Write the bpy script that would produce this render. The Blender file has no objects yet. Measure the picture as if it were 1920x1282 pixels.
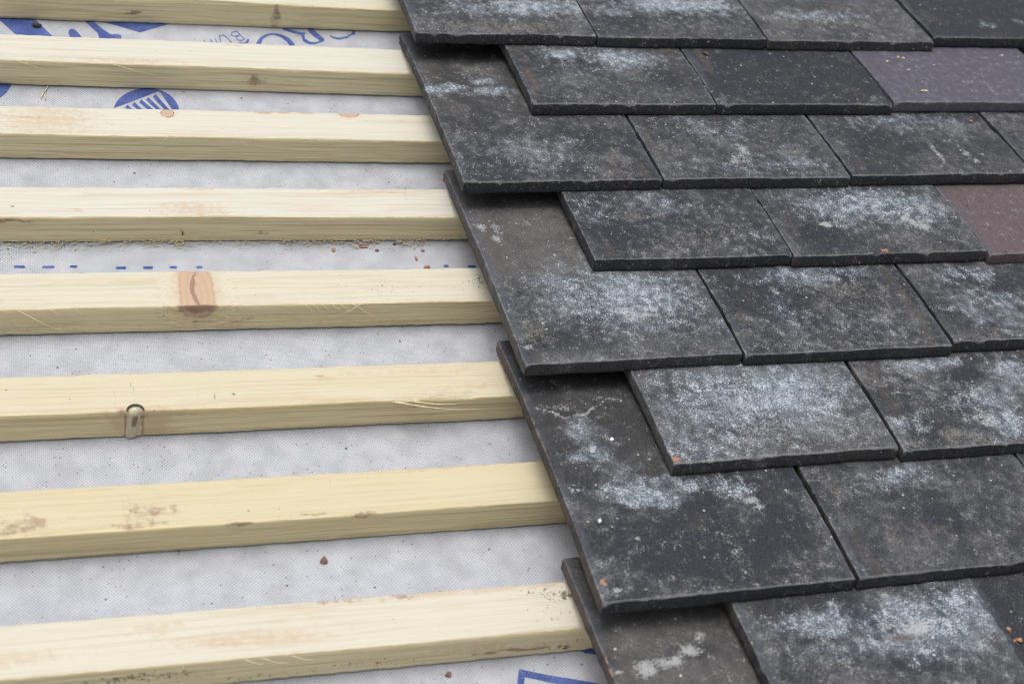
import bpy, bmesh, math, random
import numpy as np
from mathutils import Matrix, Vector

scene = bpy.context.scene
COL = scene.collection
MM = 0.001

# ------------------------------------------------------------------ camera
# All roof measurements are millimetres in the plane of the roof:
# X along the battens, Y up the slope, Z square off the membrane.
CAM_C = [-304.94, -642.85, 774.8]
CAM_R = [[0.952512, -0.233459, 0.195494], [0.029321, 0.70935, 0.704247], [-0.303086, -0.665071, 0.682509]]
CAM_F = 2782.41; CAM_PP = (991.25, 668.38)
PITCH = math.radians(40.06)
ROOF = Matrix.Translation((0, 0, 4.0)) @ Matrix.Rotation(PITCH, 4, 'X')

cam_d = bpy.data.cameras.new('camera')
cam = bpy.data.objects.new('camera', cam_d)
COL.objects.link(cam)
Rc = Matrix(CAM_R).transposed().to_4x4()
cam.matrix_world = ROOF @ (Matrix.Translation(Vector(CAM_C) * MM) @ Rc)
cam_d.sensor_fit = 'HORIZONTAL'
cam_d.sensor_width = 36.0
cam_d.lens = CAM_F / 1920 * 36.0
cam_d.shift_x = -(CAM_PP[0] - 960) / 1920
cam_d.shift_y = (CAM_PP[1] - 641) / 1920
cam_d.clip_start = 0.01
cam_d.clip_end = 2000
cam_d.dof.use_dof = True
cam_d.dof.aperture_fstop = 9.0
cam_d.dof.focus_distance = 1.10
scene.camera = cam

# ------------------------------------------------------------------ light
SUN_EL, SUN_AZ = math.radians(58), math.radians(200)
w = bpy.data.worlds.new('World'); scene.world = w; w.use_nodes = True
nt = w.node_tree; nt.nodes.clear()
sky = nt.nodes.new('ShaderNodeTexSky'); sky.sky_type = 'NISHITA'; sky.sun_disc = False
sky.sun_elevation = SUN_EL; sky.sun_rotation = SUN_AZ
sky.air_density = 1.0; sky.dust_density = 6.0; sky.ozone_density = 1.0
hsv = nt.nodes.new('ShaderNodeHueSaturation'); hsv.inputs['Saturation'].default_value = 0.30
bg = nt.nodes.new('ShaderNodeBackground'); bg.inputs['Strength'].default_value = 0.12
wo = nt.nodes.new('ShaderNodeOutputWorld')
nt.links.new(sky.outputs[0], hsv.inputs['Color']); nt.links.new(hsv.outputs[0], bg.inputs[0]); nt.links.new(bg.outputs[0], wo.inputs[0])
sd = bpy.data.lights.new('sun', 'SUN'); sd.energy = 0.9; sd.angle = math.radians(40); sd.color = (1, 0.97, 0.93)
sun = bpy.data.objects.new('sun', sd); COL.objects.link(sun)
sdir = Vector((math.sin(SUN_AZ) * math.cos(SUN_EL), math.cos(SUN_AZ) * math.cos(SUN_EL), math.sin(SUN_EL)))
sun.rotation_euler = sdir.to_track_quat('Z', 'Y').to_euler(); sun.location = (0, -3, 9)
scene.view_settings.view_transform = 'Standard'; scene.view_settings.look = 'None'
scene.view_settings.exposure = 0.3; scene.view_settings.gamma = 1.0
scene.view_settings.use_curve_mapping = False
scene.render.engine = 'CYCLES'
scene.cycles.use_denoising = True
scene.cycles.filter_width = 1.0
scene.cycles.max_bounces = 6; scene.cycles.diffuse_bounces = 4

# ------------------------------------------------------------------ measured tables (roof millimetres)
ZT = 75.34; GZ = 0.0274
TILE_AT = {
 '1a': (-0.02, 434.9, -0.0072, 165.6),
 '1b': (166.87, 432.1, -0.004, 165.7),
 '1c': (334.89, 430.59, -0.0008, 174.2),
 '1d': (512.06, 439.8, -0.0056, 180.0),
 '2a': (81.4, 330.94, -0.0024, 165.6),
 '2b': (248.29, 330.88, -0.0072, 171.3),
 '2c': (422.3, 334.04, -0.004, 188.0),
 '3a': (-0.26, 229.1, -0.0008, 165.2),
 '3b': (166.48, 229.16, -0.0056, 167.4),
 '3c': (336.46, 230.18, -0.0024, 175.1),
 '3d': (514.1, 233.68, -0.0072, 168.0),
 '4a': (80.62, 134.89, -0.004, 163.3),
 '4b': (244.84, 131.81, -0.0008, 171.3),
 '4c': (417.63, 128.05, -0.0056, 178.0),
 '5a': (1.08, 31.36, -0.0024, 163.5),
 '5b': (166.18, 29.41, -0.0072, 168.8),
 '5c': (337.58, 31.86, -0.004, 168.0),
 '6a': (80.24, -65.31, -0.0008, 166.7),
 '6b': (250.29, -69.65, -0.0056, 168.0),
 '7a': (1.52, -168.7, -0.0024, 168.4),
 '7b': (172.53, -169.05, -0.0072, 168.0),
 '7c': (341.33, -167.55, -0.004, 168.0),
 '8a': (87.23, -268.89, -0.0008, 168.0),
 '8b': (252.66, -268.31, -0.0056, 168.0),
 '9a': (0.0, -367.17, -0.0024, 168.0)}
TILE_MARKS = {
 '1a': 'b 120 53 61 17.6 0.85; b 69 49 46.1 17.3 0.54; t 85 12 86.1 12.8 0.75; t 146 36 23.4 22.7 0.6; t 41 12 29.4 13.7 0.4',
 '1b': 'b 99 66 61.6 21.2 0.9; b 24 50 20.8 13.6 0.54; g 100 24 60.3 18.7 0.5; d 30 28 21.1 12.3 0.6; b 138 55 36.5 12.6 0.45',
 '1c': 'g 82 41 76.7 26.3 0.8; b 75 49 53.3 11.3 0.63; g 115 12 40.9 6.3 0.8; t 36 53 23 15.3 0.5; L 25.7 15.9 39 8.1 1.1 0.6; L 82.5 15.4 93 8.5 1.1 0.7; L 106.5 18.2 120.2 8.2 1.4 0.7; L 56.5 33.4 65.3 21.2 1.4 0.5; L 26.3 55.6 31.6 41 1.4 0.5',
 '1d': 'd 83 45 96.1 58.7 0.9; b 75 27 11.3 7.3 0.45; b 115 35 6.3 9.1 0.5; L 68.7 29.1 73.8 20.6 1.2 0.7; L 116.9 44.2 118.8 31 1.3 0.6',
 '2a': 'b 47 87 22.2 11.2 0.9; b 95 81 40 18.8 0.81; r 9 53 4.3 40.9 0.8; g 44 15 29 7 0.7; b 65 63 39 17 0.36; d 133 41 30.6 16.7 0.4; o 2 6 1.4 2.6 0.3',
 '2b': 'd 89 51 110 54.4 0.85; g 114 10 64.6 7.4 0.4; b 7 8 6.1 9 0.5',
 '2c': 'g 123 19 26.1 15.6 0.6; g 51 59 10.3 16.1 0.5; g 111 40 5.8 20 0.4; g 24 1 33.1 3.7 0.5; L 116.5 51.8 111.8 30.1 1.8 0.5; L 111.8 30.1 110.8 15.7 2 0.55; L 110.8 15.7 127.6 1.6 2.3 0.4; L 90 37.6 100.4 9 1.7 0.35; L 54.4 68.6 52 48.8 2.3 0.4; L 0.4 6.4 46.9 3 1.1 0.4',
 '3a': 'm 26 182 92.6 76.9 1; m 4 209 29 38.6 1; b 12 149 25.5 10.4 0.81; b 53 163 11.2 7.1 0.81; b 54 144 22.2 9.2 0.85; g 39 175 28.9 7.3 0.6; t -15 9 38.4 11.8 0.3; r 134 37 13.9 57.3 0.5; b 66 38 52.8 30.8 0.32; t 61 90 27.8 8.3 0.5; g -5 188 4.3 14.8 0.7; L -7.6 188.4 -6.8 175.7 0.9 0.8; L -5.6 174.8 15.2 168.8 0.9 0.6; L 26.3 174.4 46.7 186.6 1.4 0.5; L 46.7 186.6 69.2 189.7 1.2 0.55; L 69.2 189.7 77.6 184.3 1.2 0.5; L 3.1 104.7 15.9 111.3 1.4 0.6; L 15.9 111.3 53.5 114.7 0.9 0.4',
 '3b': 'w 72 25 8.7 9.6 0.75; w 86 41 4.9 13.2 0.7; b 68 81 45.4 22.5 0.45; r 8 68 5.8 51.5 0.6; b 104 19 57.3 14.6 0.41; g 15 12 28 6.2 0.4; L 67.2 22.3 83.5 39.9 2.9 0.8; L 83.2 41.5 88.6 48 2.2 0.8; L 80.7 35 83.2 23.7 2.2 0.7; L 8.4 47.9 12.8 39.8 0.9 0.5',
 '3c': 'w 97 39 2.6 10.2 0.8; w 97 25 2.1 8.4 0.8; w 126 30 5.3 6.8 0.7; w 129 19 4.2 4.2 0.7; w 50 92 4.3 9 0.5; b 93 87 71.1 18.9 0.41; d 48 48 26.1 25.9 0.5; t 104 22 42.3 16.8 0.3; L 98.9 49 98.4 34.5 1.1 0.9; L 98.4 34.5 94.9 15.2 1.1 0.9; L 123.7 45.3 125.6 31.5 1.3 0.6; L 125.6 31.5 129.4 14.5 1.6 0.8; L 43.7 95.2 46.4 75.6 1.1 0.7; L 46.4 75.6 51.9 58.2 0.8 0.5',
 '3d': 't 12 69 22.5 27.6 0.4; g 19 60 11.2 18.1 0.4',
 '4a': 'b 26 67 28.7 22.7 0.45; r 51 59 26.7 15.9 0.5; b 72 69 29.4 17.3 0.45; d 27 38 26.1 18.3 0.5; t 108 28 40.5 21.3 0.45; t 38 5 38.6 5.3 0.4; b 143 27 17.7 12.9 0.36',
 '4b': 'b 100 66 70.6 26 0.85; b 75 74 38.1 20 0.54; w 44 42 7.1 4.4 1; w 127 40 11.7 10.4 0.9; b 142 49 19.3 11.7 0.72; r 92 59 8.7 6 0.5; d 30 28 27.9 17.2 0.6; t 116 17 53.1 14.4 0.4; r 181 75 25.6 15.8 0.4; o 80 3 3.3 2.8 1; o 4 5 1.8 3.4 0.8; b 60 87 38.1 10.1 0.45',
 '4c': '',
 '5a': 'm 19 164 51.2 54.2 1; m 2 201 25.8 29.7 1; w 8 170 6.3 6.3 0.8; w 20 167 3.4 8.4 0.8; w 16 154 5 3.4 0.8; w 45 174 5.2 5.7 0.5; b 99 70 65 41.6 0.81; b 63 91 32.2 13.4 0.63; w 100 48 16.3 7.3 0.7; b 61 69 26.4 14.6 0.72; t 15 35 10.1 14.1 0.9; d 36 25 27.3 11.6 0.6; d 22 123 16.5 26.9 0.4; b 149 33 26.9 12.6 0.45; w 7 19 3.1 2.8 0.9; g 107 8 52.2 6.9 0.4; L 8.4 164.5 23.1 172.4 0.8 0.5; L 23.1 172.4 23.6 156.9 1.1 0.7; L 23.6 156.9 13.6 150.4 1.1 0.6; L 5.9 171.6 8.4 164.5 1.3 0.6; L 35.2 177.7 42 170.3 1.7 0.4',
 '5b': 'd 46 72 26.3 19.6 0.7; t 116 59 35.9 29.6 0.5; b 67 91 40.7 11.3 0.63; b 109 94 47.6 10.6 0.63; g 43 89 13.2 6.6 0.6; w 50 72 6.1 7.8 0.5; b 47 43 16.7 24.5 0.45; g 67 8 77.1 5.9 0.6; d 160 83 6.5 27.5 0.4; g 130 38 26.7 12.7 0.4; b 107 27 28.4 16.1 0.36; L 0.7 96.2 4.3 85.3 1.7 0.5; L 4.3 85.3 15.6 76.9 1.9 0.55',
 '5c': 'b 42 85 12.4 10.8 0.81; b 64 81 12.4 11.7 0.81; b 54 49 36.6 17.2 0.54; b 54 22 29.9 16.6 0.54; t 36 7 31.7 8.7 0.6; d 66 62 9.5 9.4 0.6; b 24 37 23.8 11.7 0.45',
 '6a': 'b 85 63 78.7 32.6 0.9; b 44 53 45.7 35.4 0.68; b 111 47 52.3 32.1 0.68; b 35 16 59.2 19.8 0.63; t 100 21 51.2 21 0.6; t 135 45 24.3 22 0.5; b 105 82 80.5 14.8 0.54; o 3 4 2.9 2.4 1; o 1 29 1.1 3 0.6; d 63 29 19.3 10.4 0.3; r 2 45 3 32 0.5',
 '6b': 'b 62 90 28.4 7.7 0.77; b 129 78 17.4 15.4 0.9; g 33 67 25.4 23 0.8; t 45 12 16.4 10.5 0.8; d 29 18 14.7 9.5 0.9; b 87 51 33.6 14.7 0.63; b 93 22 27.5 21.2 0.72; d 60 42 12.6 8.8 0.7; d 14 37 8.2 6.5 0.6; w 79 29 12.6 8.7 0.7; b 15 28 15.9 9.7 0.54; d 82 75 13.1 8.2 0.6; d 11 57 8.3 6.7 0.6; t 2 2 24 4.1 0.6; t 67 5 33.1 4.2 0.6; L 61.3 35.8 61.9 24.5 1.7 0.7; L 79.6 37.2 94.5 16.2 1.7 0.5',
 '7a': 'm 25 173 49.4 32.7 1; m 7 208 23 34.3 1; m 28 131 33.1 30.7 0.8; b 33 143 12.5 26.9 0.72; b 21 127 11.3 10.3 0.72; g 26 179 6.8 4.3 1; g 16 183 7.5 3.2 0.9; g 37 182 6.1 3.8 0.9; g 52 187 10 2.7 0.8; g 64 187 11.6 2.7 0.7; b 51 96 32.9 8.7 0.63; b 62 85 23.4 9.8 0.81; b 105 91 28.9 7.5 0.72; b 118 84 14.4 6.2 0.81; w 124 74 5.9 3.3 1; w 127 67 5.1 2.8 0.9; b 44 109 14.2 8.9 0.45; d 79 39 45.9 22.3 0.8; g 98 41 7.1 22.5 0.6; g 59 4 40.8 4.1 0.7; g 134 10 21.2 12.8 0.5; o 3 15 2.3 2.5 1; w 11 9 3.3 2 1; g 4 4 9.8 3.2 0.8; w 38 50 1.7 1.8 0.9; w 47 34 1.7 1.7 0.8; o 104 62 1.4 1.8 0.5; o -2 170 1.9 2.1 1; d 127 47 25.4 18.3 0.6; g 18 50 6.8 17.7 0.4; r 96 75 14.5 6.5 0.5; L 6.7 182 12.7 178.8 1.3 0.9; L 12.7 178.8 18.8 172.9 1.7 1; L 18.8 172.9 24.1 168.6 1.7 1; L 24.1 168.6 28.6 172 1.5 0.9; L 28.6 172 37.6 171.3 1.5 1; L 37.6 171.3 44.9 176.2 1.5 1; L 44.9 176.2 52.5 179.4 1.5 0.9; L 52.5 179.4 55.4 182.5 1.3 0.8; L 55.4 182.5 51.1 186.7 1 0.7; L 51.1 186.7 56.7 189.6 1.2 0.7; L 56.7 189.6 63.8 186.8 1.2 0.8; L 63.8 186.8 74.3 184.9 1.2 0.7; L 97.7 64.8 93.3 28.2 1.8 0.35; L 98.2 45.9 91.8 19.5 2.5 0.4; L 132 6 144.5 17.9 2.1 0.4',
 '7b': 'b 71 90 20.6 6.5 0.72; b 60 81 30.5 10.3 0.54; b 67 78 15.3 6.4 0.45; d 74 67 27.3 7.7 0.5; t 17 75 22.9 19.5 0.4; g 4 91 11.5 9.9 0.5; r 49 33 68.3 18.4 0.35; d 75 45 34.7 14.1 0.4; g -3 4 43.2 3.4 0.5; g 110 26 23.1 18.5 0.4',
 '7c': 'd -2 89 8.3 10.3 0.5',
 '8a': 'b 120 64 37 26.5 0.9; b 146 78 28.4 16.3 0.85; w 113 65 10.6 5.6 0.9; w 91 67 7 3.2 0.7; b 54 75 31.6 12.6 0.77; b 83 57 27 10.2 0.72; r 98 58 10.5 3.2 0.9; d 81 78 10.5 6.5 0.7; b 55 52 26.5 10.1 0.54; g 28 56 20.2 15.6 0.5; d 43 91 31.5 4.9 0.8; d 99 38 20.7 7.7 0.6; g 123 27 20.7 11.4 0.4; t 38 38 30.1 11.3 0.4; w 102 93 2.9 2.1 0.9; L 36.3 75.1 41.5 62 1.2 0.4; L 22.5 85.2 29.5 75.9 1.2 0.4; L 104.1 33.3 106.2 23.1 1.4 0.5',
 '8b': 'd 9 65 22 33.8 0.8; o 6 53 1.4 2 0.8; o 7 45 2.2 2 0.9; t 26 77 7.4 5.9 0.4',
 '9a': 'm 24 184 53.3 28.2 1; m 3 216 20.1 34 1; m 30 151 48.7 22.8 0.8; w 23 164 8.4 5.7 1; w 38 168 9.8 4.2 1; w 54 174 8.6 4.7 1; w 64 183 3.4 5.6 0.8; w 5 164 2.6 2.3 1; w 64 169 3 1.9 0.6; g 73 146 13.1 11.3 0.7; g 15 165 6.5 3 0.8; t 68 150 9.8 7.6 0.4; d 79 190 17.1 8.1 0.5; r -3 217 2.7 25.3 0.8; o 0 177 1.3 2.7 0.9; o 0 166 1.3 2.3 0.9; t 41 182 16.6 5.5 0.5; L 11.7 165.7 21.5 159.6 1.3 0.5; L 53.5 178.3 68.4 186 1.3 0.8; L 67 187 71.9 190.6 1.2 0.6; L 18.7 171.9 23 164.2 0.6 0.5'}
BATTEN_AT = {1: (549.81, 0.00498, 37.5), 2: (445.77, -0.00948, 38.4), 3: (348.11, -0.00334, 37.0), 4: (247.5, -0.00239, 36.1), 5: (148.72, 0.00136, 38.1), 6: (48.71, 0.00221, 36.1), 7: (-49.86, 0.00257, 36.9), 8: (-152.29, -0.0008, 37.7)}
PRINT = {
 'emblem': [[[-252.8,421.8],[-251.8,425.9],[-250.4,430.0],[-248.5,433.8],[-246.2,437.4],[-243.5,440.6],[-240.4,443.5],[-237.1,445.9],[-233.6,447.7],[-229.9,449.1],[-226.1,449.8],[-222.3,450.0],[-218.6,449.5],[-215.0,448.5],[-211.7,446.9],[-208.6,444.8],[-205.8,442.2],[-203.4,439.1],[-201.5,435.6],[-200.0,431.9],[-199.1,427.9],[-198.6,423.7],[-201.8,416.2],[-212.4,443.1],[-214.2,446.1],[-251.4,423.5]],[[-219.6,438.5],[-208.2,416.4],[-205.7,420.2],[-217.1,442.4]],[[-225.5,434.5],[-214.7,416.2],[-212.5,419.9],[-223.3,438.3]],[[-231.3,431.1],[-221.3,415.9],[-219.2,419.8],[-229.3,435.1]],[[-237.3,427.6],[-230.1,415.7],[-228.0,419.4],[-235.2,431.3]],[[-243.1,424.0],[-237.9,415.6],[-236.0,419.0],[-241.2,427.5]]],
 'disc': [[[-360.3,457.0],[-334.1,454.4],[-334.7,448.3],[-338.3,439.8],[-343.3,432.8],[-359.9,423.3]]],
 'big': [[[-326.7,568.7],[-290.2,513.1],[-321.7,513.6],[-357.2,566.4]],[[-286.5,533.2],[-285.5,537.5],[-283.6,538.9],[-280.9,538.2],[-278.3,533.8],[-272.4,520.8],[-282.4,520.2],[-285.3,526.6]],[[-274.5,554.5],[-265.7,555.1],[-262.3,546.7],[-255.8,537.8],[-250.1,531.8],[-243.6,531.8],[-241.4,530.3],[-241.1,526.1],[-260.0,524.1],[-261.5,533.2],[-268.0,543.8]],[[-262.9,555.3],[-257.6,549.6],[-246.2,545.3],[-224.9,535.6],[-196.6,551.2],[-188.6,562.3],[-261.8,562.3]]],
 'word': [[[-119.8,515.5],[-118.0,524.0],[-114.9,532.6],[-110.0,538.6],[-104.2,540.8],[-97.6,537.4],[-93.1,531.7],[-91.0,525.1],[-91.3,515.0],[-86.8,516.4],[-86.2,528.8],[-90.0,537.5],[-96.2,541.6],[-103.8,543.1],[-110.3,541.4],[-116.5,536.2],[-121.7,526.9],[-124.3,517.2]],[[-95.0,548.5],[-86.6,544.9],[-77.1,541.3],[-75.9,545.7],[-85.5,548.8],[-94.1,552.0]],[[-75.4,547.1],[-78.6,540.7],[-77.4,532.6],[-72.2,529.0],[-66.3,529.6],[-57.6,534.6],[-57.6,536.3],[-66.2,532.2],[-71.2,532.9],[-74.9,536.8],[-75.6,540.9],[-73.9,545.4]],[[-71.7,548.7],[-67.1,541.1],[-60.0,532.3],[-57.3,537.5],[-63.7,547.3],[-68.0,555.1]],[[-51.7,542.4],[-48.7,538.9],[-43.8,536.9],[-35.6,539.3],[-28.4,546.0],[-28.7,548.0],[-35.6,542.2],[-43.3,540.1],[-48.0,541.0],[-51.3,543.4]],[[-29.6,550.1],[-25.4,550.4],[-27.5,544.0],[-29.9,544.7]],[[-137.9,526.5],[-131.6,526.5],[-129.0,532.7],[-127.3,530.6],[-130.6,522.7],[-135.9,522.4]]],
 'small': [[[-138.6,543.6],[-135.0,536.7],[-134.4,537.8],[-137.9,544.7]],[[-135.3,537.3],[-131.8,530.4],[-131.1,531.5],[-134.7,538.4]],[[-137.9,544.0],[-143.0,541.4],[-142.9,540.2],[-137.9,542.7]],[[-143.1,541.3],[-143.5,536.6],[-142.8,536.6],[-142.3,541.3]],[[-143.5,536.5],[-140.4,534.7],[-140.0,536.0],[-143.2,537.7]],[[-140.6,534.7],[-135.6,536.9],[-135.6,538.2],[-140.6,536.0]],[[-135.7,538.0],[-139.4,534.6],[-139.2,533.5],[-135.5,536.8]],[[-139.5,534.3],[-138.8,529.7],[-138.1,530.3],[-138.7,534.9]],[[-138.8,529.8],[-135.6,528.5],[-135.3,529.8],[-138.5,531.1]],[[-135.9,528.5],[-131.3,531.2],[-131.4,532.4],[-136.0,529.7]],[[-154.7,536.0],[-154.4,531.0],[-153.6,531.4],[-154.0,536.4]],[[-154.4,531.8],[-154.3,524.2],[-153.6,524.5],[-153.7,532.1]],[[-154.4,533.4],[-150.6,536.5],[-150.7,537.7],[-154.6,534.5]],[[-151.3,536.5],[-148.3,533.3],[-147.8,534.5],[-150.8,537.7]],[[-148.7,533.8],[-144.4,525.4],[-143.8,526.4],[-148.1,534.8]],[[-158.8,530.9],[-157.2,523.0],[-156.5,523.6],[-158.1,531.5]],[[-163.2,530.1],[-161.1,521.9],[-160.4,522.6],[-162.5,530.8]],[[-169.6,528.3],[-167.8,525.0],[-167.4,525.7],[-169.3,529.0]]],
 'line': [[[-333.0,223.5],[-332.2,222.7],[-325.9,222.6],[-325.1,223.4],[-325.1,224.5],[-325.9,225.3],[-332.2,225.4],[-333.0,224.7]],[[-313.1,223.2],[-312.4,222.4],[-305.2,222.3],[-304.4,223.0],[-304.4,224.2],[-305.1,225.0],[-312.3,225.1],[-313.1,224.4]],[[-293.4,222.9],[-292.7,222.1],[-288.9,222.0],[-288.1,222.8],[-288.0,224.0],[-288.8,224.7],[-292.6,224.8],[-293.4,224.0]],[[-260.5,220.2],[-259.7,219.4],[-253.5,219.3],[-252.7,220.1],[-252.7,221.3],[-253.4,222.1],[-259.6,222.2],[-260.4,221.4]],[[-240.6,219.9],[-239.9,219.1],[-234.0,219.0],[-233.2,219.8],[-233.1,221.0],[-233.9,221.8],[-239.7,221.9],[-240.6,221.1]],[[-221.0,219.9],[-220.2,219.1],[-216.3,219.0],[-215.4,219.8],[-215.3,221.0],[-216.1,221.8],[-220.0,221.8],[-220.9,221.1]],[[-201.1,219.8],[-200.4,219.0],[-197.2,219.0],[-196.3,219.8],[-196.2,221.0],[-196.9,221.8],[-200.1,221.8],[-201.0,221.1]],[[-6.0,219.5],[-5.3,218.6],[-2.6,218.6],[-1.6,219.4],[-1.3,220.7],[-2.0,221.5],[-4.7,221.6],[-5.7,220.8]],[[14.0,219.2],[14.7,218.3],[20.0,218.2],[21.1,219.1],[21.4,220.3],[20.7,221.2],[15.3,221.3],[14.2,220.5]]],
 'box': [[[-33.7,-160.2],[-5.3,-169.2],[34.1,-182.3],[32.4,-188.0],[-6.6,-174.2],[-31.3,-166.0]],[[-34.0,-160.6],[-31.3,-166.0],[-36.0,-179.8],[-40.4,-179.3]]],
 'wedge': [[[7.2,-149.4],[21.9,-149.3],[32.6,-150.4],[29.8,-159.9],[21.7,-156.4],[11.6,-153.5]]]}


# ------------------------------------------------------------------ helpers
def hash2(ix, iy, seed):
    n = (ix.astype(np.int64) * 374761393 + iy.astype(np.int64) * 668265263 + seed * 1442695041) & 0x7fffffff
    n = ((n ^ (n >> 13)) * 1274126177) & 0x7fffffff
    n = ((n ^ (n >> 16)) * 2246822519) & 0x7fffffff
    return (n & 0xffff) / 65535.0
def vnoise(x, y, seed):
    x = np.asarray(x, float); y = np.asarray(y, float)
    ix = np.floor(x); iy = np.floor(y); fx = x - ix; fy = y - iy
    fx = fx * fx * (3 - 2 * fx); fy = fy * fy * (3 - 2 * fy)
    a = hash2(ix, iy, seed); b = hash2(ix + 1, iy, seed); c = hash2(ix, iy + 1, seed); d = hash2(ix + 1, iy + 1, seed)
    return (a + (b - a) * fx) * (1 - fy) + (c + (d - c) * fx) * fy
def fbm(x, y, seed, octv=3):                       # about -1..1
    s = 0; a = 1.0; t = 0
    for o in range(octv):
        s = s + a * (vnoise(np.asarray(x) * 2 ** o + 17.3 * o, np.asarray(y) * 2 ** o - 9.1 * o, seed + o) * 2 - 1); t += a; a *= 0.55
    return s / t * 1.5
def sstep(a, b, x):
    t = np.clip((x - a) / (b - a), 0, 1); return t * t * (3 - 2 * t)

def mesh_from(name, verts, faces, mat, smooth=True, attrs=None):
    me = bpy.data.meshes.new(name)
    me.from_pydata([tuple(v) for v in np.asarray(verts, float) * MM], [], faces)
    me.materials.append(mat)
    if smooth: me.polygons.foreach_set('use_smooth', [True] * len(me.polygons))
    for an, arr in (attrs or {}).items():
        at = me.attributes.new(an, 'FLOAT_COLOR', 'POINT')
        at.data.foreach_set('color', np.asarray(arr, np.float32).ravel())
    me.update()
    return me
def put(name, me, M=None, parent=None):
    o = bpy.data.objects.new(name, me); COL.objects.link(o)
    if parent is not None:
        o.parent = parent
        if M is not None: o.matrix_local = M
    else:
        o.matrix_world = ROOF @ (M if M is not None else Matrix())
    return o
def T(x, y, z): return Matrix.Translation((x * MM, y * MM, z * MM))
def tag(o, label, cat, group=None, kind=None):
    if label: o['label'] = label
    if cat: o['category'] = cat
    if group: o['group'] = group
    o['kind'] = kind or 'thing'
    return o

class NT:                                          # tiny node-graph writer
    def __init__(s, name, rough=0.75, spec=0.3):
        s.m = bpy.data.materials.new(name); s.m.use_nodes = True
        s.t = s.m.node_tree; s.b = s.t.nodes['Principled BSDF']
        s.b.inputs['Roughness'].default_value = rough; s.b.inputs['Specular IOR Level'].default_value = spec
    def set(s, sock, v):
        if isinstance(v, bpy.types.NodeSocket): s.t.links.new(v, sock)
        elif isinstance(v, (tuple, list)) and len(v) == 3 and sock.type == 'RGBA': sock.default_value = (*v, 1)
        else: sock.default_value = v
    def math(s, op, a, b=0.0, clamp=False, c=None):
        n = s.t.nodes.new('ShaderNodeMath'); n.operation = op; n.use_clamp = clamp
        s.set(n.inputs[0], a); s.set(n.inputs[1], b)
        if c is not None: s.set(n.inputs[2], c)
        return n.outputs[0]
    def add(s, *a):
        r = a[0]
        for x in a[1:]: r = s.math('ADD', r, x)
        return r
    def mul(s, a, b): return s.math('MULTIPLY', a, b)
    def madd(s, a, m, c): return s.math('MULTIPLY_ADD', a, m, False, c)
    def mix(s, f, a, b, blend='MIX'):
        n = s.t.nodes.new('ShaderNodeMix'); n.data_type = 'RGBA'; n.blend_type = blend; n.clamp_factor = True
        s.set(n.inputs[0], f); s.set(n.inputs[6], a); s.set(n.inputs[7], b); return n.outputs[2]
    def step(s, v, lo, hi):
        n = s.t.nodes.new('ShaderNodeMapRange'); n.interpolation_type = 'SMOOTHSTEP'
        s.set(n.inputs[0], v); n.inputs[1].default_value = lo; n.inputs[2].default_value = hi; return n.outputs[0]
    def obj(s, off=True):
        tc = s.t.nodes.new('ShaderNodeTexCoord'); v = s.vm('MULTIPLY', tc.outputs['Object'], (1000, 1000, 1000))
        if off:
            oi = s.t.nodes.new('ShaderNodeObjectInfo'); r = s.mul(oi.outputs['Random'], 900.0)
            cx = s.t.nodes.new('ShaderNodeCombineXYZ'); s.set(cx.inputs[0], r); s.set(cx.inputs[1], s.mul(r, 0.37)); s.set(cx.inputs[2], s.mul(r, 0.71))
            v2 = s.vm('ADD', v, cx.outputs[0]); return v2
        return v
    def vm(s, op, a, b):
        n = s.t.nodes.new('ShaderNodeVectorMath'); n.operation = op
        s.set(n.inputs[0], a); s.set(n.inputs[1], b); return n.outputs[0]
    def noise(s, v, scale, detail=3.0, rough=0.55, dist=0.0, color=False):
        n = s.t.nodes.new('ShaderNodeTexNoise'); n.noise_dimensions = '3D'
        s.set(n.inputs['Vector'], v); n.inputs['Scale'].default_value = scale; n.inputs['Detail'].default_value = detail
        n.inputs['Roughness'].default_value = rough; n.inputs['Distortion'].default_value = dist
        return n.outputs[1] if color else n.outputs[0]
    def voro(s, v, scale, feature='F1'):
        n = s.t.nodes.new('ShaderNodeTexVoronoi'); n.feature = feature
        s.set(n.inputs['Vector'], v); n.inputs['Scale'].default_value = scale
        return n.outputs['Distance'], n.outputs['Color']
    def attr(s, name):
        n = s.t.nodes.new('ShaderNodeAttribute'); n.attribute_name = name
        sp = s.t.nodes.new('ShaderNodeSeparateColor'); s.t.links.new(n.outputs['Color'], sp.inputs[0])
        return sp.outputs[0], sp.outputs[1], sp.outputs[2], n.outputs['Alpha']
    def sep(s, c):
        n = s.t.nodes.new('ShaderNodeSeparateColor'); s.set(n.inputs[0], c); return n.outputs[0], n.outputs[1], n.outputs[2]
    def bump(s, h, dist, strength):
        n = s.t.nodes.new('ShaderNodeBump'); n.inputs['Distance'].default_value = dist; n.inputs['Strength'].default_value = strength
        s.set(n.inputs['Height'], h); s.t.links.new(n.outputs[0], s.b.inputs['Normal'])
    def out(s, col, rough=None):
        s.set(s.b.inputs['Base Color'], col)
        if rough is not None: s.set(s.b.inputs['Roughness'], rough)
        return s.m

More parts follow.
